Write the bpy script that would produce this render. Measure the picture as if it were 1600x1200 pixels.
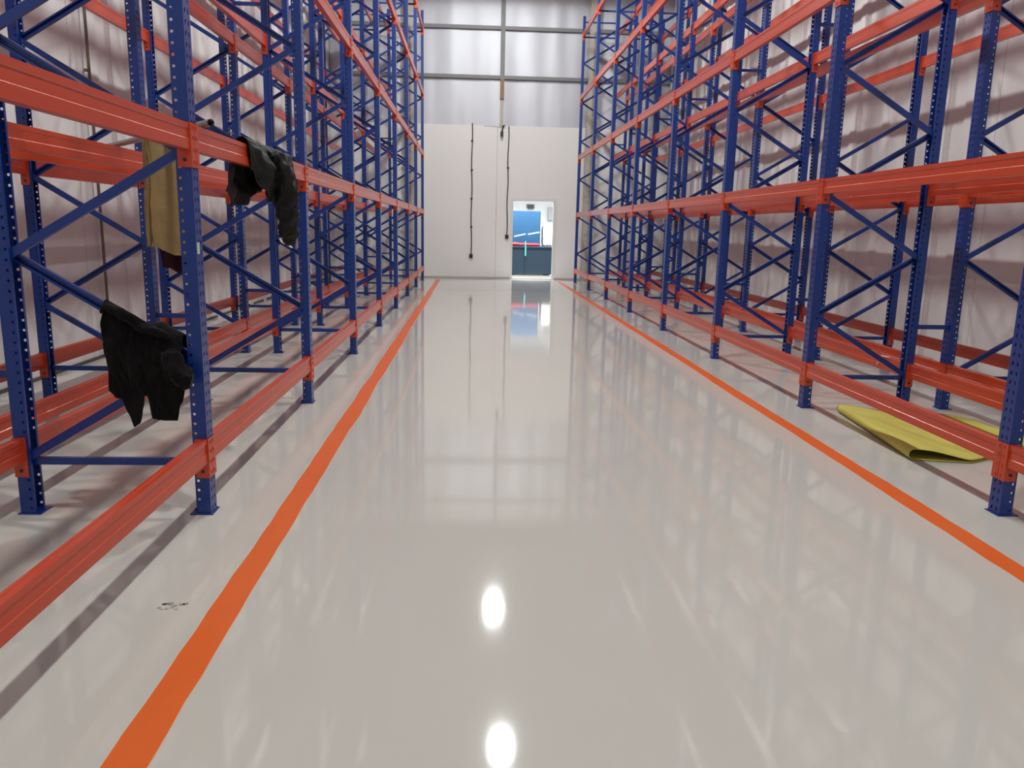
import bpy, bmesh, math, random
from mathutils import Vector, Matrix, noise

for o in list(bpy.data.objects):
    bpy.data.objects.remove(o, do_unlink=True)
scene = bpy.context.scene
C = scene.collection
R = math.radians

# ------------------------------------------------------------------ camera
cam_d = bpy.data.cameras.new('camera')
cam_d.sensor_width = 36.0
cam_d.lens = 27.514
cam_d.clip_start = 0.02
cam_d.clip_end = 200
cam = bpy.data.objects.new('camera', cam_d)
C.objects.link(cam)
rv, uv, fv = Vector((0.998522, -0.050064, 0.02115)), Vector((-0.010916, 0.196479, 0.980447)), Vector((0.053241, 0.979229, -0.195642))
cam.matrix_world = Matrix(((rv.x, uv.x, -fv.x, 0.0), (rv.y, uv.y, -fv.y, 0.0), (rv.z, uv.z, -fv.z, 1.6), (0, 0, 0, 1)))
scene.camera = cam

# ------------------------------------------------------------------ world, exposure
w = bpy.data.worlds.new('world')
scene.world = w
w.use_nodes = True
w.node_tree.nodes['Background'].inputs[0].default_value = (0.8, 0.85, 1.0, 1)
w.node_tree.nodes['Background'].inputs[1].default_value = 0.3
scene.view_settings.view_transform = 'Standard'
scene.view_settings.look = 'None'
scene.view_settings.exposure = 0.14
scene.view_settings.gamma = 1.0
scene.view_settings.use_curve_mapping = False

LAMP_POWER = 600.0
LAMP_Z = 8.6
LAMP_X = 0.68
LAMP_Y = [19.4, 13.7, 8.0, 2.3]

# ------------------------------------------------------------------ materials
MATS = {}


def srgb(r, g, b):
    def f(c):
        c /= 255.0
        return c / 12.92 if c <= 0.04045 else ((c + 0.055) / 1.055) ** 2.4
    return (f(r), f(g), f(b), 1.0)


def mat(name, col, rough=0.5, metal=0.0, var=0.08, scale=4.0, stretch=(1, 1, 1), bump=0.0, bscale=20.0, coat=0.0,
        rvar=0.0, spec=0.5, emit=None, estr=0.0, bdist=0.01, sheen=0.0):
    m = bpy.data.materials.new(name)
    m.use_nodes = True
    nt = m.node_tree
    n, l = nt.nodes, nt.links
    b = n['Principled BSDF']
    b.inputs['Roughness'].default_value = rough
    b.inputs['Metallic'].default_value = metal
    b.inputs['Specular IOR Level'].default_value = spec
    b.inputs['Coat Weight'].default_value = coat
    b.inputs['Coat Roughness'].default_value = 0.2
    b.inputs['Sheen Weight'].default_value = sheen
    tc = n.new('ShaderNodeTexCoord')
    mp = n.new('ShaderNodeMapping')
    mp.inputs['Scale'].default_value = stretch
    l.new(tc.outputs['Object'], mp.inputs['Vector'])
    nz = n.new('ShaderNodeTexNoise')
    nz.inputs['Scale'].default_value = scale
    nz.inputs['Detail'].default_value = 5.0
    l.new(mp.outputs['Vector'], nz.inputs['Vector'])
    mx = n.new('ShaderNodeMix')
    mx.data_type = 'RGBA'
    d = [max(0.0, c * (1 - var)) for c in col[:3]] + [1]
    e = [min(1.0, c * (1 + var)) for c in col[:3]] + [1]
    mx.inputs[6].default_value = d
    mx.inputs[7].default_value = e
    l.new(nz.outputs['Fac'], mx.inputs[0])
    l.new(mx.outputs[2], b.inputs['Base Color'])
    if rvar > 0:
        mr = n.new('ShaderNodeMapRange')
        mr.inputs['From Min'].default_value = 0.3
        mr.inputs['From Max'].default_value = 0.7
        mr.inputs['To Min'].default_value = max(0.0, rough - rvar)
        mr.inputs['To Max'].default_value = rough + rvar
        l.new(nz.outputs['Fac'], mr.inputs['Value'])
        l.new(mr.outputs['Result'], b.inputs['Roughness'])
    if bump > 0:
        nb = n.new('ShaderNodeTexNoise')
        nb.inputs['Scale'].default_value = bscale
        nb.inputs['Detail'].default_value = 3.0
        l.new(mp.outputs['Vector'], nb.inputs['Vector'])
        bp = n.new('ShaderNodeBump')
        bp.inputs['Strength'].default_value = bump
        bp.inputs['Distance'].default_value = bdist
        l.new(nb.outputs['Fac'], bp.inputs['Height'])
        l.new(bp.outputs['Normal'], b.inputs['Normal'])
    if emit:
        b.inputs['Emission Color'].default_value = emit
        b.inputs['Emission Strength'].default_value = estr
    MATS[name] = m
    return m


mat('floor_epoxy', srgb(203, 200, 193), rough=0.055, var=0.03, scale=0.7, bump=0.14, bscale=0.8, bdist=0.004, spec=0.36)
mat('wall_panel', srgb(222, 219, 219), rough=0.55, var=0.03, scale=1.2, stretch=(1, 1, 0.3))
mat('wall_white', srgb(238, 237, 236), rough=0.5, var=0.025, scale=0.8, bump=0.05, bscale=1.2)
mat('foil', srgb(198, 199, 207), rough=0.5, metal=0.3, var=0.07, scale=1.0, stretch=(1.2, 1, 0.25), bump=0.10, bscale=1.4, bdist=0.04)
mat('girt_steel', srgb(126, 126, 129), rough=0.55, var=0.1)
mat('primer_brown', srgb(146, 118, 92), rough=0.6, var=0.12)
mat('column_cream', srgb(186, 180, 172), rough=0.55, var=0.05)
mat('roof_sheet', srgb(205, 203, 202), rough=0.55, var=0.04)
mat('skirting', srgb(184, 179, 175), rough=0.6, var=0.15, scale=3)
mat('dark_joint', srgb(84, 78, 76), rough=0.8, var=0.2)
mat('rack_blue', srgb(14, 52, 130), rough=0.34, var=0.10, scale=6, stretch=(1, 1, 0.3), spec=0.5, coat=0.25)
mat('rack_orange', srgb(198, 66, 28), rough=0.34, var=0.10, scale=5, stretch=(3, 0.5, 3), spec=0.5, coat=0.35)
mat('line_orange', srgb(230, 104, 36), rough=0.35, var=0.09, scale=5, stretch=(1, 0.4, 1))
mat('line_halo', srgb(214, 198, 180), rough=0.35, var=0.06, scale=8)
mat('galvanised', srgb(168, 168, 166), rough=0.4, metal=0.6, var=0.1)
mat('bolt_dark', srgb(40, 34, 34), rough=0.5, var=0.1)
mat('cable_black', srgb(42, 42, 44), rough=0.55, var=0.1)
mat('conduit_paint', srgb(120, 104, 92), rough=0.5, var=0.1)
mat('cloth_black', srgb(17, 15, 16), rough=0.95, var=0.25, scale=9, bump=0.4, bscale=60, spec=0.2, sheen=0.05)
mat('cloth_charcoal', srgb(23, 25, 25), rough=0.7, var=0.3, scale=7, bump=0.4, bscale=50, spec=0.35)
mat('cloth_maroon', srgb(62, 30, 42), rough=0.9, var=0.2, bump=0.3, bscale=40, spec=0.2)
mat('bag_brown', srgb(154, 126, 80), rough=0.5, var=0.12, scale=5, bump=0.4, bscale=14)
mat('mat_yellow', srgb(208, 198, 100), rough=0.75, var=0.10, scale=6, bump=0.35, bscale=25, spec=0.3)
mat('sticker', srgb(196, 214, 200), rough=0.5, var=0.1)
mat('door_frame', srgb(228, 228, 226), rough=0.4, var=0.02)
mat('room_white', srgb(236, 238, 240), rough=0.6, var=0.02)
mat('navy_plastic', srgb(20, 44, 62), rough=0.5, var=0.12, scale=3)
mat('blue_plastic', srgb(26, 72, 106), rough=0.5, var=0.10, scale=3)
mat('strap_light', srgb(140, 164, 188), rough=0.5, var=0.05)
mat('red_roll', srgb(176, 44, 58), rough=0.5, var=0.08)
mat('cyan_strap', srgb(80, 170, 170), rough=0.5, var=0.05)
mat('bale_cream', srgb(232, 226, 214), rough=0.6, var=0.06, bump=0.4, bscale=8)
mat('panel_grey', srgb(186, 190, 192), rough=0.5, var=0.05)
mat('smudge', srgb(158, 154, 150), rough=0.5, var=0.3, scale=40)
mat('lamp_body', srgb(60, 62, 66), rough=0.4, var=0.1)
mat('lamp_lens', (1, 1, 1, 1), rough=0.4, var=0.0, emit=(1, 0.985, 0.96, 1), estr=60.0)
mat('tube_lens', (1, 1, 1, 1), rough=0.4, var=0.0, emit=(0.97, 0.99, 1, 1), estr=14.0)


# ------------------------------------------------------------------ mesh helpers
class MB:
    def __init__(self):
        self.v, self.f = [], []

    def quad(self, a, b, c, d):
        k = len(self.v)
        self.v += [a, b, c, d]
        self.f.append((k, k + 1, k + 2, k + 3))

    def box(self, x0, x1, y0, y1, z0, z1, M=None):
        p = [(x0, y0, z0), (x1, y0, z0), (x1, y1, z0), (x0, y1, z0), (x0, y0, z1), (x1, y0, z1), (x1, y1, z1), (x0, y1, z1)]
        if M:
            p = [tuple(M @ Vector(q)) for q in p]
        k = len(self.v)
        self.v += p
        for f in ((0, 3, 2, 1), (4, 5, 6, 7), (0, 1, 5, 4), (1, 2, 6, 5), (2, 3, 7, 6), (3, 0, 4, 7)):
            self.f.append(tuple(k + i for i in f))
        return self

    def prism(self, prof, y0, y1, axis='y', caps=True):
        """closed profile of (a, b) pairs swept along an axis: y -> (a, y, b); z -> (a, b, z); x -> (x, a, b)"""
        k = len(self.v)
        n = len(prof)
        for t in (y0, y1):
            for a, b in prof:
                self.v.append({'y': (a, t, b), 'z': (a, b, t), 'x': (t, a, b)}[axis])
        for i in range(n):
            j = (i + 1) % n
            self.f.append((k + i, k + j, k + n + j, k + n + i))
        if caps:
            self.f.append(tuple(k + i for i in reversed(range(n))))
            self.f.append(tuple(k + n + i for i in range(n)))
        return self

    def tube(self, pts, rads, seg=10, flat=1.0, caps=True):
        pts = [Vector(p) for p in pts]
        if not isinstance(rads, (list, tuple)):
            rads = [rads] * len(pts)
        k = len(self.v)
        up = Vector((0.13, 0.21, 1)).normalized()
        for i, p in enumerate(pts):
            d = (pts[min(i + 1, len(pts) - 1)] - pts[max(i - 1, 0)]).normalized()
            a = d.cross(up)
            if a.length < 0.05:
                a = d.cross(Vector((1, 0, 0)))
            a.normalize()
            b = d.cross(a)
            for s in range(seg):
                t = 2 * math.pi * s / seg
                self.v.append(tuple(p + a * math.cos(t) * rads[i] + b * math.sin(t) * rads[i] * flat))
        for i in range(len(pts) - 1):
            for s in range(seg):
                s2 = (s + 1) % seg
                self.f.append((k + i * seg + s, k + i * seg + s2, k + (i + 1) * seg + s2, k + (i + 1) * seg + s))
        if caps:
            self.f.append(tuple(k + s for s in reversed(range(seg))))
            self.f.append(tuple(k + (len(pts) - 1) * seg + s for s in range(seg)))
        return self

    def grid(self, fn, nu, nv, closed_u=False):
        k = len(self.v)
        for i in range(nu):
            for j in range(nv):
                self.v.append(tuple(fn(i / (nu - 1), j / (nv - 1))))
        for i in range(nu - 1):
            for j in range(nv - 1):
                a = k + i * nv + j
                self.f.append((a, a + 1, a + nv + 1, a + nv))
        return self

    def mesh(self, name, m, smooth=False, weld=False, solid=0.0, recalc=True, bevel=0.0, thick=0.0):
        me = bpy.data.meshes.new(name)
        me.from_pydata([tuple(v) for v in self.v], [], self.f)
        bm = bmesh.new()
        bm.from_mesh(me)
        if weld:
            bmesh.ops.remove_doubles(bm, verts=bm.verts, dist=1e-5)
        if recalc:
            bmesh.ops.recalc_face_normals(bm, faces=bm.faces)
        if solid:
            bmesh.ops.solidify(bm, geom=list(bm.faces), thickness=solid)
        if thick:
            bm.normal_update()
            bm.verts.ensure_lookup_table()
            bm.faces.ensure_lookup_table()
            bnd = [(e.verts[0].index, e.verts[1].index) for e in bm.edges if len(e.link_faces) == 1]
            outer = list(bm.verts)
            inner = [bm.verts.new(v.co - v.normal * thick) for v in outer]
            for f in list(bm.faces):
                bm.faces.new([inner[v.index] for v in reversed(f.verts)])
            for a, b in bnd:
                bm.faces.new((outer[a], outer[b], inner[b], inner[a]))
            bmesh.ops.recalc_face_normals(bm, faces=bm.faces)
        if bevel:
            bmesh.ops.bevel(bm, geom=list(bm.edges), offset=bevel, segments=1, affect='EDGES', clamp_overlap=True)
        if smooth:
            for f in bm.faces:
                f.smooth = True
        bm.to_mesh(me)
        bm.free()
        me.materials.append(MATS[m])
        return me


def obj(name, me, parent=None, loc=(0, 0, 0), rotz=0.0):
    o = bpy.data.objects.new(name, me)
    C.objects.link(o)
    o.location = loc
    o.rotation_euler = (0, 0, rotz)
    if parent:
        o.parent = parent
    return o


def tag(o, label, cat, group=None, kind=None):
    o['label'] = label
    o['category'] = cat
    if group:
        o['group'] = group
    if kind:
        o['kind'] = kind
    return o


def thing(name, label, cat, loc=(0, 0, 0), rotz=0.0, group=None):
    return tag(obj(name, None, None, loc, rotz), label, cat, group)


def struct(name, me, label=None, loc=(0, 0, 0), rotz=0.0):
    o = obj(name, me, None, loc, rotz)
    o['kind'] = 'structure'
    if label:
        o['label'] = label
    return o


# ------------------------------------------------------------------ dimensions
XL, XR = -4.33, 6.03            # side walls
YB, YF = 25.15, -5.2            # end walls
ZC = 8.85                       # roof underside
Y0, BAY, PW = 4.21, 2.80, 0.10  # first frame, bay pitch, post width along the aisle
DEP = 1.026                     # frame depth
PD = 0.078                      # post depth
AL, BL = -1.432, -3.794         # outer faces of left rows (aisle row faces +x, wall row faces -x)
AR, BR = 3.110, 5.472
LEVELS = [0.43, 2.085, 3.735, 5.42, 7.13]
BH = 0.13
ORD = ['first', 'second', 'third', 'fourth', 'fifth', 'sixth', 'seventh', 'eighth', 'ninth']

# ------------------------------------------------------------------ structure
struct('floor', MB().box(XL - 0.25, XR + 0.25, YF - 0.2, YB, -0.2, 0.0).mesh('floor', 'floor_epoxy'), 'glossy light grey epoxy floor of the warehouse aisle')

# side walls: profiled panels one metre wide, each a piece of its own
rng = random.Random(5)
prof = [(0.004, -0.010), (0.006, 0.0), (0.36, 0.0), (0.40, 0.026), (0.60, 0.026), (0.64, 0.0),
        (0.994, 0.0), (0.996, -0.010), (0.996, -0.06), (0.004, -0.06)]
prof_flat = [(0.003, -0.008), (0.006, 0.0), (0.994, 0.0), (0.997, -0.008), (0.997, -0.06), (0.003, -0.06)]
panel_me = MB().prism(prof, 0.0, ZC, axis='z').mesh('wall_panel', 'wall_panel')
flat_me = MB().prism(prof_flat, 0.0, ZC, axis='z').mesh('wall_panel_flat', 'wall_panel')
for side, x, rz in (('left', XL, -math.pi / 2), ('right', XR, math.pi / 2)):
    back = MB().box(min(x, x + (-0.2 if side == 'left' else 0.2)), max(x, x + (-0.2 if side == 'left' else 0.2)), YF - 0.2, YB + 0.2, 0.0, ZC)
    shift = -0.06 if side == 'left' else 0.06
    wob = struct('wall_' + side, back.mesh('wall_' + side, 'dark_joint'), 'white profiled panel wall on the %s side of the hall' % side, loc=(shift, 0, 0))
    n = 31
    for i in range(n):
        y = YB - 1.0 * i
        po = obj('wall_panel', panel_me if y > 10.0 else flat_me, wob)
        if side == 'left':
            po.location = (x - shift, y, 0)
        else:
            po.location = (x - shift, y - 1.0, 0)
        po.rotation_euler = (0, 0, rz)
    bb = MB()
    s = 1 if side == 'left' else -1
    bb.box(min(x, x + s * 0.022), max(x, x + s * 0.022), YF, YB, 0.0, 0.035)
    struct('baseboard_' + side, bb.mesh('baseboard_' + side, 'dark_joint'))

# back wall: white flush panels to 4.67 m, silver foil above
DX0, DX1, DZ = 1.285, 2.565, 2.44
wb = struct('wall_back', MB().box(XL - 0.2, DX0 - 0.03, YB + 0.10, YB + 0.2, 0, ZC).box(DX1 + 0.03, XR + 0.2, YB + 0.10, YB + 0.2, 0, ZC)
            .box(DX0 - 0.03, DX1 + 0.03, YB + 0.10, YB + 0.2, DZ + 0.03, ZC).mesh('wall_back', 'dark_joint'),
            'white end wall with silver foil insulation above')
edges = [XL - 0.06, -3.85, -1.55, 0.752, 1.285, 2.565, 5.35, XR + 0.06]
g = 0.003
for i in range(len(edges) - 1):
    a, b = edges[i], edges[i + 1]
    z0 = DZ if (a, b) == (1.285, 2.565) else 0.0
    gl = g if i not in (4, 5) else 0.0
    gr = g if i not in (3, 4) else 0.0
    obj('wall_panel', MB().box(a + gl, b - gr, YB, YB + 0.10, z0, 4.67).mesh('wall_panel', 'wall_white'), wb)


def foil_fn(u, v):
    x = XL + (XR - XL) * u
    z = 4.64 + (ZC - 4.64) * v
    d = 0.085 * noise.noise((x * 1.5, 0.3, z * 0.12)) + 0.018 * noise.noise((x * 3.4, 2.3, z * 0.25)) + 0.006 * noise.noise((x * 3, 5.1, z * 1.6))
    if v < 0.02:
        z += 0.035 * noise.noise((x * 2.2, 9.0, 0))
    return (x, YB + 0.015 + d * 0.6, z)


obj('foil_insulation', MB().grid(foil_fn, 150, 50).mesh('foil_insulation', 'foil', smooth=True), wb)
for z in (7.46, 6.06):
    p = [(YB - 0.06, z - 0.05), (YB - 0.13, z - 0.05), (YB - 0.13, z + 0.05), (YB - 0.06, z + 0.05), (YB - 0.06, z + 0.043), (YB - 0.123, z + 0.043),
         (YB - 0.123, z - 0.043), (YB - 0.06, z - 0.043)]
    obj('wall_girt', MB().prism(p, XL, XR, axis='x').mesh('wall_girt', 'girt_steel'), wb)
xc = 0.87
obj('wind_post', MB().box(xc - 0.065, xc + 0.065, YB - 0.15, YB - 0.142, 6.0, ZC).box(xc - 0.065, xc + 0.065, YB - 0.022, YB - 0.014, 6.0, ZC)
    .box(xc - 0.004, xc + 0.004, YB - 0.142, YB - 0.022, 6.0, ZC).mesh('wind_post', 'girt_steel'), wb)
obj('wind_post_foot', MB().box(xc - 0.06, xc + 0.06, YB - 0.15, YB - 0.142, 5.44, 6.0).box(xc - 0.06, xc + 0.06, YB - 0.022, YB - 0.014, 5.44, 6.0)
    .box(xc - 0.004, xc + 0.004, YB - 0.142, YB - 0.022, 5.44, 6.0).mesh('wind_post_foot', 'primer_brown'), wb)
obj('wind_post_foot', MB().box(xc - 0.05, xc + 0.05, YB - 0.08, YB - 0.03, 4.66, 5.44).mesh('wind_post_foot', 'column_cream'), wb)
# portal columns against the end wall
for n, x0 in (('trim_1', 3.47), ('trim_2', -2.05)):
    m = MB().box(x0, x0 + 0.25, YB - 0.30, YB - 0.285, 0, ZC).box(x0, x0 + 0.25, YB - 0.015, YB, 0, ZC).box(x0 + 0.12, x0 + 0.13, YB - 0.285, YB - 0.015, 0, ZC)
    struct(n, m.mesh(n, 'column_cream'), 'pale steel column standing against the end wall')
bb = MB()
for a, b in ((XL + 0.03, DX0 - 0.06), (DX1 + 0.06, XR - 0.03)):
    bb.box(a, b, YB - 0.02, YB, 0, 0.05)
struct('baseboard_back', bb.mesh('baseboard_back', 'skirting'))
# wall behind the camera and the roof
struct('wall_front', MB().box(XL - 0.2, XR + 0.2, YF - 0.2, YF, 0, ZC).mesh('wall_front', 'wall_white'), 'white wall behind the camera')
ce = struct('ceiling', MB().box(XL - 0.25, XR + 0.25, YF - 0.2, YB + 0.2, ZC, ZC + 0.1).mesh('ceiling', 'roof_sheet'), 'pale roof sheeting over the aisle')
pm = MB().box(-0.03, 0.03, YF, YB, ZC - 0.12, ZC).mesh('purlin', 'roof_sheet')
for i in range(7):
    obj('purlin', pm, ce, loc=(XL + 0.75 + i * 1.47, 0, 0))

# door opening
dr = struct('door_1', MB().box(DX0 - 0.07, DX0, YB - 0.03, YB + 0.22, 0, DZ + 0.07).box(DX1, DX1 + 0.07, YB - 0.03, YB + 0.22, 0, DZ + 0.07)
            .box(DX0, DX1, YB - 0.03, YB + 0.22, DZ, DZ + 0.07).mesh('door_1', 'door_frame'), 'open white framed doorway in the end wall')
obj('threshold', MB().box(DX0, DX1, YB - 0.03, YB + 0.22, 0.0, 0.035).mesh('threshold', 'door_frame'), dr)

# the bright room beyond the doorway
struct('floor_beyond', MB().box(-1.6, 5.4, YB, 30.6, -0.2, 0.0).mesh('floor_beyond', 'floor_epoxy'))
wy = struct('wall_beyond', MB().box(-1.6, 5.4, 30.4, 30.6, 0, 3.2).box(-1.6, -1.4, YB + 0.2, 30.4, 0, 3.2).box(5.2, 5.4, YB + 0.2, 30.4, 0, 3.2)
            .mesh('wall_beyond', 'room_white'), 'white wall of the room beyond the doorway')
struct('ceiling_beyond', MB().box(-1.6, 5.4, YB + 0.2, 30.6, 3.2, 3.3).mesh('ceiling_beyond', 'room_white'))


# ------------------------------------------------------------------ lamps
def disk_light(loc, size, power, col=(0.955, 1.0, 0.965), point=False):
    if point:
        d = bpy.data.lights.new('lamp_glow', 'SPOT')   # the housing keeps the light out of the roof
        d.spot_size = R(179.5)
        d.spot_blend = 0.05
        d.shadow_soft_size = size / 2
    else:
        d = bpy.data.lights.new('lamp_glow', 'AREA')
        d.shape = 'DISK'
        d.size = size
    d.energy = power
    d.color = col
    o = bpy.data.objects.new('lamp_glow', d)
    C.objects.link(o)
    o.location = loc
    return o


def lathe(pr, seg=24):
    m = MB()
    k = 0
    for r, z in pr:
        for s in range(seg):
            t = 2 * math.pi * s / seg
            m.v.append((r * math.cos(t), r * math.sin(t), z))
    for i in range(len(pr) - 1):
        for s in range(seg):
            s2 = (s + 1) % seg
            m.f.append((i * seg + s, i * seg + s2, (i + 1) * seg + s2, (i + 1) * seg + s))
    m.f.append(tuple(range(seg)))
    m.f.append(tuple((len(pr) - 1) * seg + s for s in reversed(range(seg))))
    return m


body_me = lathe([(0.23, 0.0), (0.235, 0.02), (0.235, 0.07), (0.17, 0.10), (0.12, 0.16), (0.05, 0.18)]).mesh('lamp_body', 'lamp_body')
lens_me = lathe([(0.215, -0.012), (0.215, 0.0)]).mesh('lamp_lens', 'lamp_lens')
hook_me = MB().tube([(0, 0, 0.17), (0, 0, ZC - LAMP_Z)], 0.01, 8).mesh('hanger', 'galvanised')
for i, y in enumerate(LAMP_Y):
    t = thing('high_bay_lamp', 'round high bay lamp over the aisle, %s from the end wall' % ORD[i], 'lamp', (LAMP_X, y, LAMP_Z), group='high bay lamps over the aisle')
    obj('lamp_body', body_me, t)
    obj('lamp_lens', lens_me, t)
    obj('hanger', hook_me, t)
    lg = disk_light((0, 0, -0.22), 0.36, LAMP_POWER, point=True)
    lg.parent = t

for i, x in enumerate((1.2, 2.9)):
    t = thing('ceiling_panel_lamp', 'square ceiling lamp in the room beyond the doorway, %s' % ('left one' if i == 0 else 'right one'), 'lamp', (x, 26.5, 3.16), group='lamps beyond the doorway')
    obj('lamp_housing', MB().box(-0.32, 0.32, -0.32, 0.32, 0.0, 0.04).mesh('lamp_housing', 'door_frame'), t)
    obj('lamp_lens', MB().box(-0.29, 0.29, -0.29, 0.29, -0.012, 0.0).mesh('lamp_lens', 'tube_lens'), t)
    lg = disk_light((0, 0, -0.02), 0.6, 150.0, (0.97, 0.99, 1))
    lg.parent = t


# ------------------------------------------------------------------ rack meshes
PITCH = 0.054
NH = 140


def post_mesh():
    m = MB()
    key = {}

    def vid(p):
        k = (round(p[0], 5), round(p[1], 5), round(p[2], 5))
        if k not in key:
            key[k] = len(m.v)
            m.v.append(k)
        return key[k]

    # (start, end, hole) ; hole = (centre along segment 0..1, half width m, half height m, shear)
    segs = [((PD, 0.018), (PD, 0.0), None), ((PD, 0.0), (0.042, 0.0), (0.5, 0.0075, 0.0075, 0.0)), ((0.042, 0.0), (0.0, 0.0), None),
            ((0.0, 0.0), (0.0, 0.05), (0.58, 0.0065, 0.013, 0.28)), ((0.0, 0.05), (0.0, 0.10), (0.42, 0.0065, 0.013, -0.28)),
            ((0.0, 0.10), (0.042, 0.10), None), ((0.042, 0.10), (PD, 0.10), (0.5, 0.0075, 0.0075, 0.0)), ((PD, 0.10), (PD, 0.082), None)]
    for i in range(NH):
        z0, z1 = 0.006 + i * PITCH, 0.006 + (i + 1) * PITCH
        zc = (z0 + z1) / 2
        for a, b, h in segs:
            a, b = Vector(a), Vector(b)
            L = (b - a).length
            d = (b - a) / L
            c = [vid((a.x, a.y, z0)), vid((b.x, b.y, z0)), vid((b.x, b.y, z1)), vid((a.x, a.y, z1))]
            if not h:
                m.f.append(tuple(c))
                continue
            ctr, hw, hh, sh = h
            inn = []
            for t in range(8):      # starts at the lower left going round
                ang = R(-157.5 + 45 * t) + R(0)
                ex, ez = math.cos(ang) * hw * 1.08, math.sin(ang) * hh * 1.08
                s = ctr * L + ex + ez * sh
                q = a + d * s
                inn.append(vid((q.x, q.y, zc + ez)))
            # inn: 0 (-157) 1 (-112) 2 (-67) 3 (-22) 4 (22) 5 (67) 6 (112) 7 (157)
            m.f.append((c[0], c[1], inn[2], inn[1]))
            m.f.append((c[1], inn[3], inn[2]))
            m.f.append((c[1], c[2], inn[4], inn[3]))
            m.f.append((c[2], inn[5], inn[4]))
            m.f.append((c[2], c[3], inn[6], inn[5]))
            m.f.append((c[3], inn[7], inn[6]))
            m.f.append((c[3], c[0], inn[0], inn[7]))
            m.f.append((c[0], inn[1], inn[0]))
    me = m.mesh('upright_post', 'rack_blue', recalc=True, solid=0.0025)
    return me


POST = post_mesh()
HTOP = 0.006 + NH * PITCH
PLATE = MB().box(-0.012, PD + 0.034, -0.012, 0.112, 0.0, 0.006).box(PD + 0.008, PD + 0.024, 0.042, 0.058, 0.006, 0.02).mesh('base_plate', 'rack_blue')
XA, XB = 0.06, DEP - 0.06
DZN = 0.543
ZN = 0.32


def channel(p0, p1, yweb, ydir, wdt=0.045, dep=0.027, th=0.003, lip=0.0):
    """C channel from p0 to p1 in the x-z plane; web at y = yweb, flanges reach to yweb + ydir*dep"""
    p0, p1 = Vector((p0[0], 0, p0[1])), Vector((p1[0], 0, p1[1]))
    d = (p1 - p0).normalized()
    nrm = Vector((d.z, 0, -d.x))
    y1, y2 = yweb, yweb + ydir * dep
    t = ydir * th
    hw = wdt / 2
    lp = lip
    pr = [(-hw, y1), (hw, y1), (hw, y2), (hw - lp, y2), (hw - lp, y2 - t), (hw - th, y2 - t), (hw - th, y1 + t), (-hw + th, y1 + t), (-hw + th, y2 - t), (-hw + lp, y2 - t), (-hw + lp, y2), (-hw, y2)] if lp else [(-hw, y1), (hw, y1), (hw, y2), (hw - th, y2), (hw - th, y1 + t), (-hw + th, y1 + t), (-hw + th, y2), (-hw, y2)]
    m = MB()
    for q in (p0, p1):
        for a, y in pr:
            v = q + nrm * a
            m.v.append((v.x, y, v.z))
    n = len(pr)
    for i in range(n):
        j = (i + 1) % n
        m.f.append((i, j, n + j, n + i))
    m.f.append(tuple(reversed(range(n))))
    m.f.append(tuple(range(n, 2 * n)))
    return m


BR_ME = {}
for flip in (0, 1):
    f = (lambda y: 0.10 - y) if flip else (lambda y: y)
    s = -1 if flip else 1
    BR_ME[flip, 0] = channel((XB, 0), (XA, DZN), f(0.020), s).mesh('diagonal_brace', 'rack_blue')
    BR_ME[flip, 1] = channel((XA, 0), (XB, DZN), f(0.079), -s, wdt=0.050, lip=0.013).mesh('diagonal_brace', 'rack_blue')
    BR_ME[flip, 2] = channel((PD + 0.002, 0), (DEP - PD - 0.002, 0), f(0.036), s, wdt=0.04).mesh('horizontal_brace', 'rack_blue')

bp = [(0.0, 0.0), (0.05, 0.0), (0.05, 0.05), (0.047, 0.054), (0.047, 0.100), (0.05, 0.104), (0.05, 0.130), (0.034, 0.130), (0.032, 0.127), (0.018, 0.127), (0.016, 0.130),
      (0.0, 0.130), (0.0, 0.104), (0.004, 0.100), (0.004, 0.054), (0.0, 0.050)]
BLEN = BAY - PW
BEAM = MB().prism(bp, 0.0068, BLEN - 0.0068).mesh('crossbeam_body', 'rack_orange')


def connector_mesh(end):
    m = MB()
    y = 0.0 if end == 0 else BLEN
    s = -1 if end == 0 else 1
    z0, z1 = -0.087, 0.134
    ya, yb = y - s * 0.0032, y - s * 0.0068
    m.box(-0.0068, 0.066, min(ya, yb), max(ya, yb), z0, z1)
    m.box(-0.0068, -0.0032, min(ya, y + s * 0.048), max(ya, y + s * 0.048), z0, z1)
    for zz in (-0.06, 0.0, 0.06, 0.11):      # rivet studs on the face plate
        yy = y + s * 0.029
        m.box(-0.0105, -0.0068, yy - 0.004, yy + 0.004, zz - 0.009, zz + 0.009)
    return m.mesh('end_connector', 'rack_orange')


def pin_mesh(end):
    y = 0.0 if end == 0 else BLEN
    s = -1 if end == 0 else 1
    return MB().tube([(0.03, y - s * 0.0068, -0.05), (0.03, y - s * 0.012, -0.05)], 0.009, 8).mesh('locking_bolt', 'bolt_dark')


CON = [connector_mesh(0), connector_mesh(1)]
PIN = [pin_mesh(0), pin_mesh(1)]

ROWS = {  # name: outer face x, rotated, label text
    'left aisle rack': (AL, True), 'left wall rack': (BL, False), 'right aisle rack': (AR, False), 'right wall rack': (BR, True)}


def place(row, y):
    """origin of a frame (or of a beam level) whose near face lies at y"""
    x, rot = ROWS[row]
    return ((x, y + PW, 0), math.pi) if rot else ((x, y, 0), 0.0)


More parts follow.
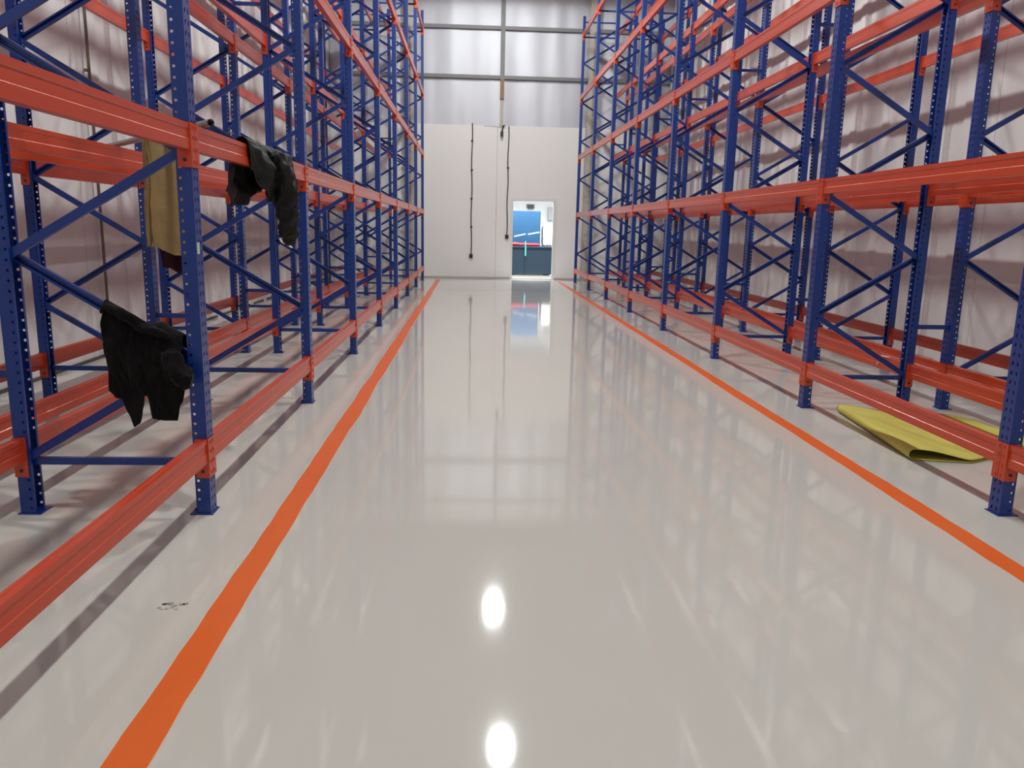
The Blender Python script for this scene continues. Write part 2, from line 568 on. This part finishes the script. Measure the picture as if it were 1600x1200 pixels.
for row, (xf, rot) in ROWS.items():
    first = -1 if 'aisle' in row else 0
    for k, i in enumerate(range(first, 8)):
        loc, rz = place(row, Y0 + BAY * i)
        if k == 0:
            lab = 'blue upright frame of the %s beside the camera, just out of view' % row
        else:
            lab = 'tall blue perforated upright frame of the %s, %s one seen from the camera' % (row, ORD[k - 1])
        t = thing('upright_frame', lab, 'rack frame', loc, rz, 'upright frames of the pallet racks')
        for fx, r in (((0, 0, 0), 0.0), ((DEP, PW, 0), math.pi)):
            po = obj('upright_post', POST, t, fx, r)
            obj('base_plate', PLATE, po)
        fl = 1 if rot else 0
        for kk in range(12):
            obj('diagonal_brace', BR_ME[fl, kk % 2], t, (0, 0, ZN + DZN * kk))
        for z in (0.292, 7.01, 7.41):
            obj('horizontal_brace', BR_ME[fl, 2], t, (0, 0, z))

LEVN = ['bottom', 'second', 'third', 'fourth', 'top']
for row, (xf, rot) in ROWS.items():
    first = -1 if 'aisle' in row else 0
    for k, i in enumerate(range(first, 7)):
        for lv, zt in enumerate(LEVELS):
            if i == -1 and lv > 1:
                continue
            for face in (0, 1):
                # face 0: outer face of the frame, face 1: the opposite side
                if 'aisle' in row:
                    fn = 'aisle side' if face == 0 else 'rear side'
                else:
                    fn = 'wall side' if face == 0 else 'inner side'
                r = rot if face == 0 else (not rot)
                sgn = -1 if rot else 1
                x = xf if face == 0 else xf + sgn * DEP
                ya = Y0 + BAY * i + PW
                loc = (x, ya, zt - BH) if not r else (x, ya + BLEN, zt - BH)
                lab = 'orange %s level beam on the %s of the %s, %s bay' % (LEVN[lv], fn, row, ORD[k])
                if k == 0:
                    lab += ' (nearest)'
                t = thing('rack_crossbeam', lab, 'rack beam', loc, math.pi if r else 0.0, 'orange beams of the pallet racks')
                obj('crossbeam_body', BEAM, t)
                for e in (0, 1):
                    c = obj('end_connector', CON[e], t)
                    if i < 3:
                        obj('locking_bolt', PIN[e], c)

# row spacers tying the back-to-back rows together
for side, xa, xb in (('left', AL - DEP, BL + DEP), ('right', AR + DEP, BR - DEP)):
    a, b = min(xa, xb), max(xa, xb)
    sp = channel((a + 0.001, 0), (b - 0.001, 0), 0.036, 1, wdt=0.04)
    sp.box(a + 0.001, a + 0.005, 0.015, 0.085, -0.03, 0.03).box(b - 0.005, b - 0.001, 0.015, 0.085, -0.03, 0.03)
    sme = sp.mesh('row_spacer', 'rack_blue')
    for i in range(8):
        for z, zn in ((0.775, 'low'), (4.07, 'mid-height'), (7.25, 'high')):
            o = obj('row_spacer', sme, None, (0, Y0 + BAY * i, z))
            tag(o, 'short blue %s spacer bar between the %s racks at the %s aisle rack frame' % (zn, side, ORD[i]), 'spacer', 'row spacers between the racks')


# ------------------------------------------------------------------ floor lines
def line_mesh(x0, x1, y0, y1, seed, z, amp, m):
    rg = random.Random(seed)
    n = 170
    mb = MB()
    la = ra = 0.0
    for i in range(n + 1):
        t = i / n
        y = y0 + (y1 - y0) * t ** 1.6
        la = la * 0.72 + rg.uniform(-1, 1) * amp
        ra = ra * 0.72 + rg.uniform(-1, 1) * amp
        for x, zz in ((x0 + la, 0.0), (x1 + ra, 0.0), (x1 + ra, z), (x0 + la, z)):
            mb.v.append((x, y, zz))
    for i in range(n):
        a = i * 4
        for p, q in ((0, 1), (1, 2), (2, 3), (3, 0)):
            mb.f.append((a + p, a + q, a + 4 + q, a + 4 + p))
    mb.f.append((3, 2, 1, 0))
    e = n * 4
    mb.f.append((e, e + 1, e + 2, e + 3))
    return mb.mesh('painted_line', m)


for nm, x0, x1, yy, sd, lab in (('left', -1.083, -0.947, 24.2, 3, 'orange painted floor line beside the left aisle rack'),
                                ('right', 2.632, 2.755, 24.3, 8, 'orange painted floor line beside the right aisle rack')):
    t = thing('floor_line', lab, 'floor marking', (0, 0, 0), group='orange aisle lines')
    obj('paint_edge', line_mesh(x0 - 0.004, x1 + 0.004, -4.5, yy + 0.01, sd, 0.0010, 0.006, 'line_halo'), t)
    obj('paint_stripe', line_mesh(x0, x1, -4.5, yy, sd, 0.0018, 0.006, 'line_orange'), t)

# scuff on the floor by the left line
rg = random.Random(2)
sm = MB()
for i in range(16):
    x, y = -1.30 + rg.random() * 0.11, 3.10 + rg.random() * 0.06
    r_ = rg.uniform(0.004, 0.013)
    k = len(sm.v)
    for s in range(6):
        a = s * math.pi / 3
        sm.v.append((x + math.cos(a) * r_ * rg.uniform(0.6, 1.6), y + math.sin(a) * r_, 0.0008))
    for s in range(6):
        sm.v.append((sm.v[k + s][0], sm.v[k + s][1], 0.0))
    sm.f.append(tuple(range(k, k + 6)))
    for s in range(6):
        s2 = (s + 1) % 6
        sm.f.append((k + s, k + 6 + s, k + 6 + s2, k + s2))
tag(obj('scuff_mark', sm.mesh('scuff_mark', 'smudge')), 'small grey scuff on the floor left of the left orange line', 'stain')


# ------------------------------------------------------------------ clothes on the racks
def lerp_tab(tab, x):
    if x <= tab[0][0]:
        return tab[0][1]
    for (a, va), (b, vb) in zip(tab, tab[1:]):
        if x <= b:
            return va + (vb - va) * (x - a) / (b - a)
    return tab[-1][1]


def N(x, y, z):
    return noise.noise((x, y, z))


def crumple_tube(pts, rads, amp, seg=28, flat=0.8, sub=7):
    P, Q = [], []
    n = len(pts)
    for i in range(n - 1):
        p0, p1, p2, p3 = (Vector(pts[max(i - 1, 0)]), Vector(pts[i]), Vector(pts[i + 1]), Vector(pts[min(i + 2, n - 1)]))
        for k in range(sub):
            t = k / sub
            P.append(0.5 * ((2 * p1) + (p2 - p0) * t + (2 * p0 - 5 * p1 + 4 * p2 - p3) * t * t + (3 * p1 - p0 - 3 * p2 + p3) * t ** 3))
            Q.append(rads[i] + (rads[i + 1] - rads[i]) * t)
    P.append(Vector(pts[-1]))
    Q.append(rads[-1])
    m = MB().tube(P, Q, seg, flat)
    out = []
    for v in m.v:
        v = Vector(v)
        d = Vector((noise.noise(v * 16), noise.noise(v * 16 + Vector((7, 0, 0))), noise.noise(v * 16 + Vector((0, 9, 0)))))
        e = Vector((noise.noise(v * 38 + Vector((3, 0, 0))), noise.noise(v * 38 + Vector((0, 3, 0))), noise.noise(v * 38)))
        out.append(tuple(v + d * amp + e * amp * 0.6))
    m.v = out
    return m


# jacket draped over the lower diagonal brace of the first left frame
JB = [(-1.935, 0.70), (-1.905, 0.665), (-1.87, 0.655), (-1.855, 0.60), (-1.81, 0.50), (-1.78, 0.52), (-1.762, 0.58), (-1.750, 0.67), (-1.735, 0.67), (-1.722, 0.545), (-1.66, 0.535),
      (-1.585, 0.535), (-1.572, 0.62), (-1.55, 0.64), (-1.535, 0.72)]
YC = 4.262


def jacket1(u, v):
    x = -1.935 + 0.40 * u
    ztop = 0.885 + (-(x + 1.52)) * 0.595 + 0.052 + 0.008 * N(x * 14, 1, 0) + 0.055 * max(0.0, min(1.0, (x + 1.72) / 0.07))
    front = lerp_tab(JB, x)
    back = 0.78 + 0.06 * N(x * 6, 4, 0) + 0.25 * (-(x + 1.75))
    t = v * 2 - 1                      # -1 back hem ... 0 top ... 1 front hem
    if abs(t) < 0.12:
        a = t / 0.12
        return (x, YC - 0.050 * a, ztop - 0.03 * a * a)
    s = (abs(t) - 0.12) / 0.88
    bot = front if t > 0 else back
    z = ztop - 0.03 - (ztop - 0.03 - bot) * s
    bulge = 0.030 * math.sin(min(1, s * 1.4) * math.pi) + 0.030 * N(x * 11 + 2.0, t * 2, s * 2.2) * (0.4 + s) + 0.020 * N(x * 24, 7 + t, s * 6) + 0.008 * N(x * 50, 2, s * 14)
    xx = x + 0.014 * N(x * 9, s * 4, 3.0)
    return (xx, YC - (1 if t > 0 else -1) * (0.050 + max(0.0, bulge)), z)


j1 = thing('jacket', 'black jacket draped over the lowest diagonal brace of the near left frame', 'jacket', (0, 0, 0), group='jackets hung on the racks')
obj('jacket_body', MB().grid(jacket1, 70, 60).mesh('jacket_body', 'cloth_black', smooth=True, thick=0.006), j1)
m = crumple_tube([(-1.60, 4.165, 0.93), (-1.575, 4.15, 0.89), (-1.55, 4.135, 0.85), (-1.52, 4.125, 0.81), (-1.485, 4.12, 0.78), (-1.46, 4.125, 0.775)],
                 [0.030, 0.050, 0.058, 0.062, 0.060, 0.046], 0.016)
obj('sleeve', m.mesh('sleeve', 'cloth_black', smooth=True), j1)
m = crumple_tube([(-1.925, 4.195, 1.120), (-1.89, 4.190, 1.138), (-1.84, 4.185, 1.125), (-1.78, 4.18, 1.085), (-1.72, 4.18, 1.045), (-1.66, 4.18, 1.03), (-1.60, 4.18, 1.0)],
                 [0.016, 0.028, 0.030, 0.030, 0.030, 0.030, 0.02], 0.012)
obj('collar', m.mesh('collar', 'cloth_black', smooth=True), j1)

# jacket draped over the second-level beam of the left aisle rack
F2 = [(5.26, 1.93), (5.32, 1.86), (5.45, 1.79), (5.62, 1.74), (5.76, 1.755), (5.86, 1.80), (6.0, 1.74), (6.15, 1.70), (6.3, 1.76), (6.40, 1.82), (6.46, 1.90)]
B2 = [(5.26, 1.78), (5.4, 1.70), (5.6, 1.71), (5.8, 1.80), (6.2, 1.86), (6.46, 1.92)]


def jacket2(u, v):
    y = 5.22 + 1.24 * u
    zt = 2.085 + 0.016 + 0.012 * (1 + N(y * 5, 1, 0))
    t = v * 2 - 1
    if abs(t) < 0.16:
        a = t / 0.16
        return (-1.458 + 0.036 * a, y, zt + 0.018 * (1 - a * a))
    s = (abs(t) - 0.16) / 0.84
    bot = lerp_tab(F2, y) if t > 0 else lerp_tab(B2, y)
    z = zt - (zt - bot) * s
    edge = min(1, 6 * min(u, 1 - u) + 0.15)
    bl = edge * (0.065 * math.sin(min(1.0, s * 1.2) * math.pi * 0.85) + 0.045 * N(y * 6.5, s * 2.5, 1.0) + 0.030 * N(y * 13, s * 5, 4.0) + 0.010 * N(y * 30, s * 12, 4.0))
    bl = max(0.0, bl)
    yy = y + 0.04 * N(y * 4, s * 3, 9.0) * s + (0.05 * s * (1 if u < 0.5 else 0.0) if t > 0 else -0.24 * s * (1 - u))
    return (-1.458 + (0.036 + bl) * (1 if t > 0 else -1), yy, z)


j2 = thing('jacket', 'dark grey jacket thrown over the second level beam between two left frames', 'jacket', (0, 0, 0), group='jackets hung on the racks')
obj('jacket_body', MB().grid(jacket2, 70, 60).mesh('jacket_body', 'cloth_charcoal', smooth=True, thick=0.006), j2)
m = crumple_tube([(-1.37, 5.62, 2.06), (-1.335, 5.68, 1.96), (-1.325, 5.75, 1.84), (-1.33, 5.82, 1.72), (-1.34, 5.90, 1.60), (-1.35, 5.96, 1.52), (-1.355, 6.0, 1.46)],
                 [0.05, 0.075, 0.082, 0.082, 0.078, 0.068, 0.045], 0.022, flat=0.6)
obj('sleeve', m.mesh('sleeve', 'cloth_charcoal', smooth=True), j2)

# rod laid across the beams
ra, rb = Vector((-1.385, 4.405, 2.112)), Vector((-2.60, 5.965, 2.112))
m = MB().tube([ra, rb], 0.019, 14, caps=False)
m.tube([rb, ra], 0.015, 14, caps=False)
tag(obj('steel_rod', m.mesh('steel_rod', 'galvanised', smooth=True, recalc=False)), 'grey pipe lying across the second level beams of the near left bay', 'pipe')

# brown paper sack hanging from the rod
bc = ra.lerp(rb, 0.36)
view = Vector((bc.x, bc.y, 0)).normalized()
side = Vector((view.y, -view.x, 0))


def sack(u, v):
    a = u * 2 * math.pi
    hw = 0.122 + 0.02 * v
    hd = 0.02 + 0.055 * min(1, v * 1.6)
    c, s = math.cos(a), math.sin(a)
    e = 0.35
    cx = math.copysign(abs(c) ** e, c) * hw
    cy = math.copysign(abs(s) ** e, s) * hd
    z = bc.z - 0.02 - 0.70 * v
    cr = 0.030 * N(a * 2.2, v * 0.9, 1) + 0.012 * N(c * 6, s * 6 + 3, v * 2.5) + 0.006 * N(c * 9, s * 9, v * 9)
    if v > 0.93 and cx < -0.05:
        z += 0.05 * min(1, (-(cx + 0.05)) / 0.03)
    sc = 1.0
    p = bc + side * (cx * sc + 0.008 * N(v * 5, 2, 2)) + view * (cy + cr + 0.02) + Vector((0, 0, 0))
    return (p.x + side.x * cr, p.y + side.y * cr, z)


sk = thing('paper_sack', 'tall brown paper sack hanging behind the near left frame', 'sack', (0, 0, 0))
m = MB().grid(sack, 49, 26)
k0 = len(m.v)
m.f.append(tuple(i * 26 + 25 for i in range(48)))
obj('sack_body', m.mesh('sack_body', 'bag_brown', weld=True), sk)
m = MB().tube([bc + side * -0.07 + Vector((0, 0, -0.03)), bc + side * -0.05 + Vector((0, 0, 0.028)), bc + side * 0.05 + Vector((0, 0, 0.028)), bc + side * 0.07 + Vector((0, 0, -0.03))], 0.008, 8)
obj('sack_handle', m.mesh('sack_handle', 'bag_brown', smooth=True), sk)

# maroon cloth hanging just behind it
mc = ra.lerp(rb, 0.445)
rd = (rb - ra).normalized()


def rag(u, v):
    wd = 0.03 + 0.16 * min(1.0, v * 2.5) ** 0.8
    x = (u - 0.5) * wd + 0.075 * v
    fold = 0.018 * math.sin(u * 13 + 2 * v) * min(1, v * 3 + 0.2) + 0.012 * N(u * 5, v * 4, 5)
    p = mc + side * (x + 0.01 * N(u * 4, v * 3, 2)) + view * fold
    return (p.x, p.y, mc.z - 0.026 - (0.83 + 0.05 * N(u * 3, 1, 1) - 0.05 * (1 - u)) * v)


rg_ = thing('cloth_rag', 'dark maroon cloth hanging behind the brown paper sack', 'cloth')
obj('rag_cloth', MB().grid(rag, 24, 40).mesh('rag_cloth', 'cloth_maroon', smooth=True, thick=0.004), rg_)
pr_ = Vector((rd.y, -rd.x, 0))
ring = [mc + pr_ * (0.027 * math.cos(t * math.pi / 8)) + Vector((0, 0, 0.027 * math.sin(t * math.pi / 8))) for t in range(17)]
obj('rag_tie', MB().tube(ring, 0.005, 8).mesh('rag_tie', 'cloth_maroon', smooth=True), rg_)

# pale paper sticker on the near left post
tag(obj('sticker', MB().box(AL, AL + 0.0015, Y0 + 0.012, Y0 + 0.05, 1.43, 1.49).mesh('sticker', 'sticker')), 'pale torn sticker on the near left rack post', 'sticker')
# white tape on the diagonal brace
yy = Y0 + 2 * BAY + PW - 0.096
tag(obj('tape_tie', MB().tube([(-2.335, yy, 1.415), (-2.32, yy, 1.385), (-2.30, yy, 1.365), (-2.27, yy, 1.352)], 0.013, 8).tube([(-2.24, yy, 1.335), (-2.19, yy, 1.305)], 0.010, 8)
        .mesh('tape_tie', 'door_frame')), 'white tape on a brace just below the sleeve of the dark grey jacket', 'tape')

# ------------------------------------------------------------------ yellow folded sheet on the floor
A, B_, Cn, Dn, E_, Fn = (Vector((3.40, 6.86)), Vector((3.235, 5.33)), Vector((3.62, 5.255)), Vector((4.55, 5.74)), Vector((4.78, 6.25)), Vector((4.26, 6.80)))


def mat_plan(u, v):
    """u: 0 at the fold .. 1 at the loose edge ; v: 0 near .. 1 far"""
    near = B_.lerp(Cn, u / 0.36) if u < 0.36 else Cn.lerp(Dn, (u - 0.36) / 0.64)
    far = A.lerp(Fn, u / 0.8) if u < 0.8 else Fn.lerp(E_, (u - 0.8) / 0.2 * 0.35)
    return near.lerp(far, v)


def sheet(u, v):
    # u 0..0.42 lower layer (loose edge to fold), 0.42..0.58 fold, 0.58..1 upper layer
    h = 0.085 - 0.018 * v + 0.008 * N(v * 4, 1, 0)
    if u < 0.42:
        s = 1 - u / 0.42
        p = mat_plan(s * 0.94, v)
        return (p.x, p.y, 0.004 + 0.002 * s)
    if u > 0.58:
        s = (u - 0.58) / 0.42
        p = mat_plan(s, v)
        z = 0.014 + (h - 0.014) * max(0.0, 1 - s / 0.42) ** 1.2 * (1 + 0.25 * math.sin(s * 9)) + 0.008 * (1 + N(s * 5, v * 4, 3)) * min(1, s * 4) * (0.3 + 0.7 * (1 - s))
        if s > 0.3:
            z += 0.014 * max(0, N(s * 3 + 1, v * 3, 6.0))
        return (p.x, p.y, max(z, 0.013))
    t = (u - 0.42) / 0.16 * math.pi
    p = mat_plan(0.0, v)
    q = mat_plan(0.05, v)
    d = (p - q).normalized()
    r_ = (h - 0.004) / 2
    return (p.x + d.x * r_ * math.sin(t), p.y + d.y * r_ * math.sin(t), 0.004 + r_ * (1 - math.cos(t)))


tag(obj('folded_sheet', MB().grid(sheet, 100, 44).mesh('folded_sheet', 'mat_yellow', smooth=True, thick=0.003)), 'folded yellow foam sheet lying under the bottom beam of the right rack', 'sheet')

# white cord hooked on the right rear beam
tag(obj('cord_loop', MB().tube([(4.075, 7.55, 0.33), (4.06, 7.50, 0.40), (4.07, 7.46, 0.435), (4.085, 7.34, 0.437)], 0.006, 6).mesh('cord_loop', 'door_frame', smooth=True)),
    'white cord hooked over the rear bottom beam of the right aisle rack', 'cord')

# ------------------------------------------------------------------ wall services
for nm, x, y, lab in (('l', XL + 0.07, 9.42, 'thin brown conduit running up the left wall'), ('r', XR - 0.07, 9.33, 'thin brown conduit running up the right wall')):
    t = thing('conduit', lab, 'conduit', (x, y, 0), group='conduits on the side walls')
    obj('conduit_pipe', MB().tube([(0, 0, 0.02), (0, 0, ZC - 0.2)], 0.016, 8).mesh('conduit_pipe', 'conduit_paint', smooth=True), t)
    s = 1 if x > 0 else -1
    for k in range(6):
        obj('conduit_clip', MB().box(min(0, s * 0.055), max(0, s * 0.055), -0.02, 0.02, 0.4 + k * 1.4, 0.43 + k * 1.4).mesh('conduit_clip', 'girt_steel'), t)


def drop(x, z0, z1, lab, clips):
    t = thing('cable_drop', lab, 'cable', (x, YB - 0.02, z0), group='cable drops on the end wall')
    h = z1 - z0
    pts = [(0.012 * math.sin(k * 1.3), -0.0, h * k / 12) for k in range(13)]
    obj('cable', MB().tube(pts, 0.017, 8).mesh('cable', 'cable_black', smooth=True), t)
    obj('socket', MB().box(-0.055, 0.055, -0.06, 0.01, -0.10, 0.02).box(-0.03, 0.03, -0.075, -0.06, -0.08, -0.01).mesh('socket', 'cable_black', bevel=0.004), t)
    for k in range(clips):
        z = h * (k + 1) / (clips + 0.6)
        obj('cable_clip', MB().box(-0.035, 0.035, -0.022, 0.02, z - 0.02, z + 0.02).mesh('cable_clip', 'cable_black'), t)


drop(-0.022, 0.74, 4.72, 'long black cable drop with plug socket left on the end wall', 4)
drop(1.098, 1.36, 4.66, 'shorter black cable drop beside the doorway on the end wall', 1)
t = thing('security_camera', 'small dark device on a curved arm at the foil edge of the end wall', 'camera', (0.90, YB - 0.05, 4.62))
obj('arm', MB().tube([(0.06, 0.03, 0.06), (0.03, -0.02, 0.04), (0.0, -0.06, -0.04), (-0.015, -0.07, -0.13)], 0.022, 8).mesh('arm', 'cable_black', smooth=True), t)
obj('housing', MB().box(-0.06, 0.03, -0.12, -0.03, -0.27, -0.13).mesh('housing', 'cable_black', bevel=0.01), t)
obj('mount_bracket', MB().box(-0.10, 0.10, 0.02, 0.045, 0.0, 0.09).mesh('mount_bracket', 'galvanised', bevel=0.004), t)

# ------------------------------------------------------------------ things in the room beyond
ct = thing('storage_crate', 'wide navy blue crate on the floor beyond the doorway', 'crate', (0, 0, 0))
m = MB().box(1.16, 2.80, 27.3, 28.6, 0.04, 0.93)
obj('crate_body', m.mesh('crate_body', 'navy_plastic', bevel=0.015), ct)
obj('crate_rim', MB().box(1.14, 2.82, 27.27, 28.63, 0.93, 0.985).mesh('crate_rim', 'navy_plastic', bevel=0.008), ct)
for k in range(2):
    x = 1.22 + k * 0.62
    obj('rib', MB().box(x, x + 0.05, 27.275, 27.30, 0.06, 0.93).mesh('rib', 'navy_plastic'), ct)
for x in (1.2, 2.6):
    obj('foot', MB().box(x, x + 0.1, 27.35, 28.5, 0.0, 0.04).mesh('foot', 'navy_plastic'), ct)
ub = thing('tool_cabinet', 'blue upright cabinet standing on the navy crate beyond the doorway', 'cabinet', (0, 0, 0))
obj('cabinet_body', MB().box(1.2, 2.37, 27.62, 28.4, 0.985, 2.18).mesh('cabinet_body', 'blue_plastic', bevel=0.012), ub)
obj('cabinet_front', MB().box(1.23, 2.34, 27.60, 27.62, 1.02, 2.15).mesh('cabinet_front', 'blue_plastic', bevel=0.006), ub)
for x0, z0, x1, z1 in ((1.46, 1.31, 1.86, 1.40), (1.94, 1.39, 2.34, 1.47)):
    a = math.atan2(z1 - z0, x1 - x0)
    M = Matrix.Translation((x0, 27.59, z0)) @ Matrix.Rotation(-a, 4, 'Y')
    obj('strap', MB().box(0, math.hypot(x1 - x0, z1 - z0), 0, 0.01, -0.025, 0.025, M).mesh('strap', 'strap_light'), ub)
m = MB().tube([(1.22, 27.43, 1.055), (1.35, 27.43, 1.055), (1.47, 27.43, 1.055), (1.56, 27.43, 1.055), (1.66, 27.43, 1.042), (2.31, 27.43, 1.042), (2.315, 27.43, 1.042)],
              [0.05, 0.06, 0.066, 0.062, 0.053, 0.053, 0.04], 16)
tag(obj('red_roll', m.mesh('red_roll', 'red_roll', smooth=False)), 'red plastic roll lying along the front of the navy crate', 'roll')
m = MB().box(1.825, 1.875, 27.255, 27.263, 0.66, 0.995).box(1.825, 1.875, 27.255, 27.375, 0.988, 0.995).box(1.83, 1.87, 27.365, 27.372, 0.995, 1.16)
tag(obj('cyan_strap', m.mesh('cyan_strap', 'cyan_strap')), 'pale cyan strap hanging over the navy crate front', 'strap')


def bale(u, v):
    a = u * 2 * math.pi
    b = v * math.pi
    sx = math.copysign(abs(math.sin(b) * math.cos(a)) ** 0.45, math.cos(a))
    sy = math.copysign(abs(math.sin(b) * math.sin(a)) ** 0.45, math.sin(a))
    sz = math.copysign(abs(math.cos(b)) ** 0.45, math.cos(b))
    d = 1 + 0.05 * N(sx * 2, sy * 2, sz * 2 + 4)
    return (2.66 + 0.2 * sx * d, 28.0 + 0.3 * sy * d, max(0.986, 1.35 + 0.39 * sz * d))


tag(obj('wrapped_bale', MB().grid(bale, 40, 24).mesh('wrapped_bale', 'bale_cream', smooth=True, weld=True)), 'cream wrapped bale standing on the right end of the navy crate', 'bale')
pn = thing('electrical_box', 'grey electrical box on the white wall beyond the doorway', 'electrical box', (3.0, 30.395, 1.9))
obj('box_body', MB().box(-0.14, 0.2, -0.14, 0.0, 0.0, 0.5).mesh('box_body', 'panel_grey', bevel=0.01), pn)
obj('box_door', MB().box(-0.12, 0.18, -0.152, -0.14, 0.03, 0.47).mesh('box_door', 'panel_grey', bevel=0.004), pn)
wl = thing('mounting_bracket', 'small dark bracket high on the white wall beyond the doorway', 'bracket', (2.21, 30.395, 2.40))
obj('bracket_plate', MB().box(-0.15, 0.15, -0.03, 0.0, -0.06, 0.09).mesh('bracket_plate', 'girt_steel', bevel=0.006), wl)
for k in (-0.08, 0.0, 0.08):
    obj('bracket_bar', MB().box(k - 0.02, k + 0.02, -0.09, -0.03, -0.10, 0.07).mesh('bracket_bar', 'lamp_body', bevel=0.004), wl)
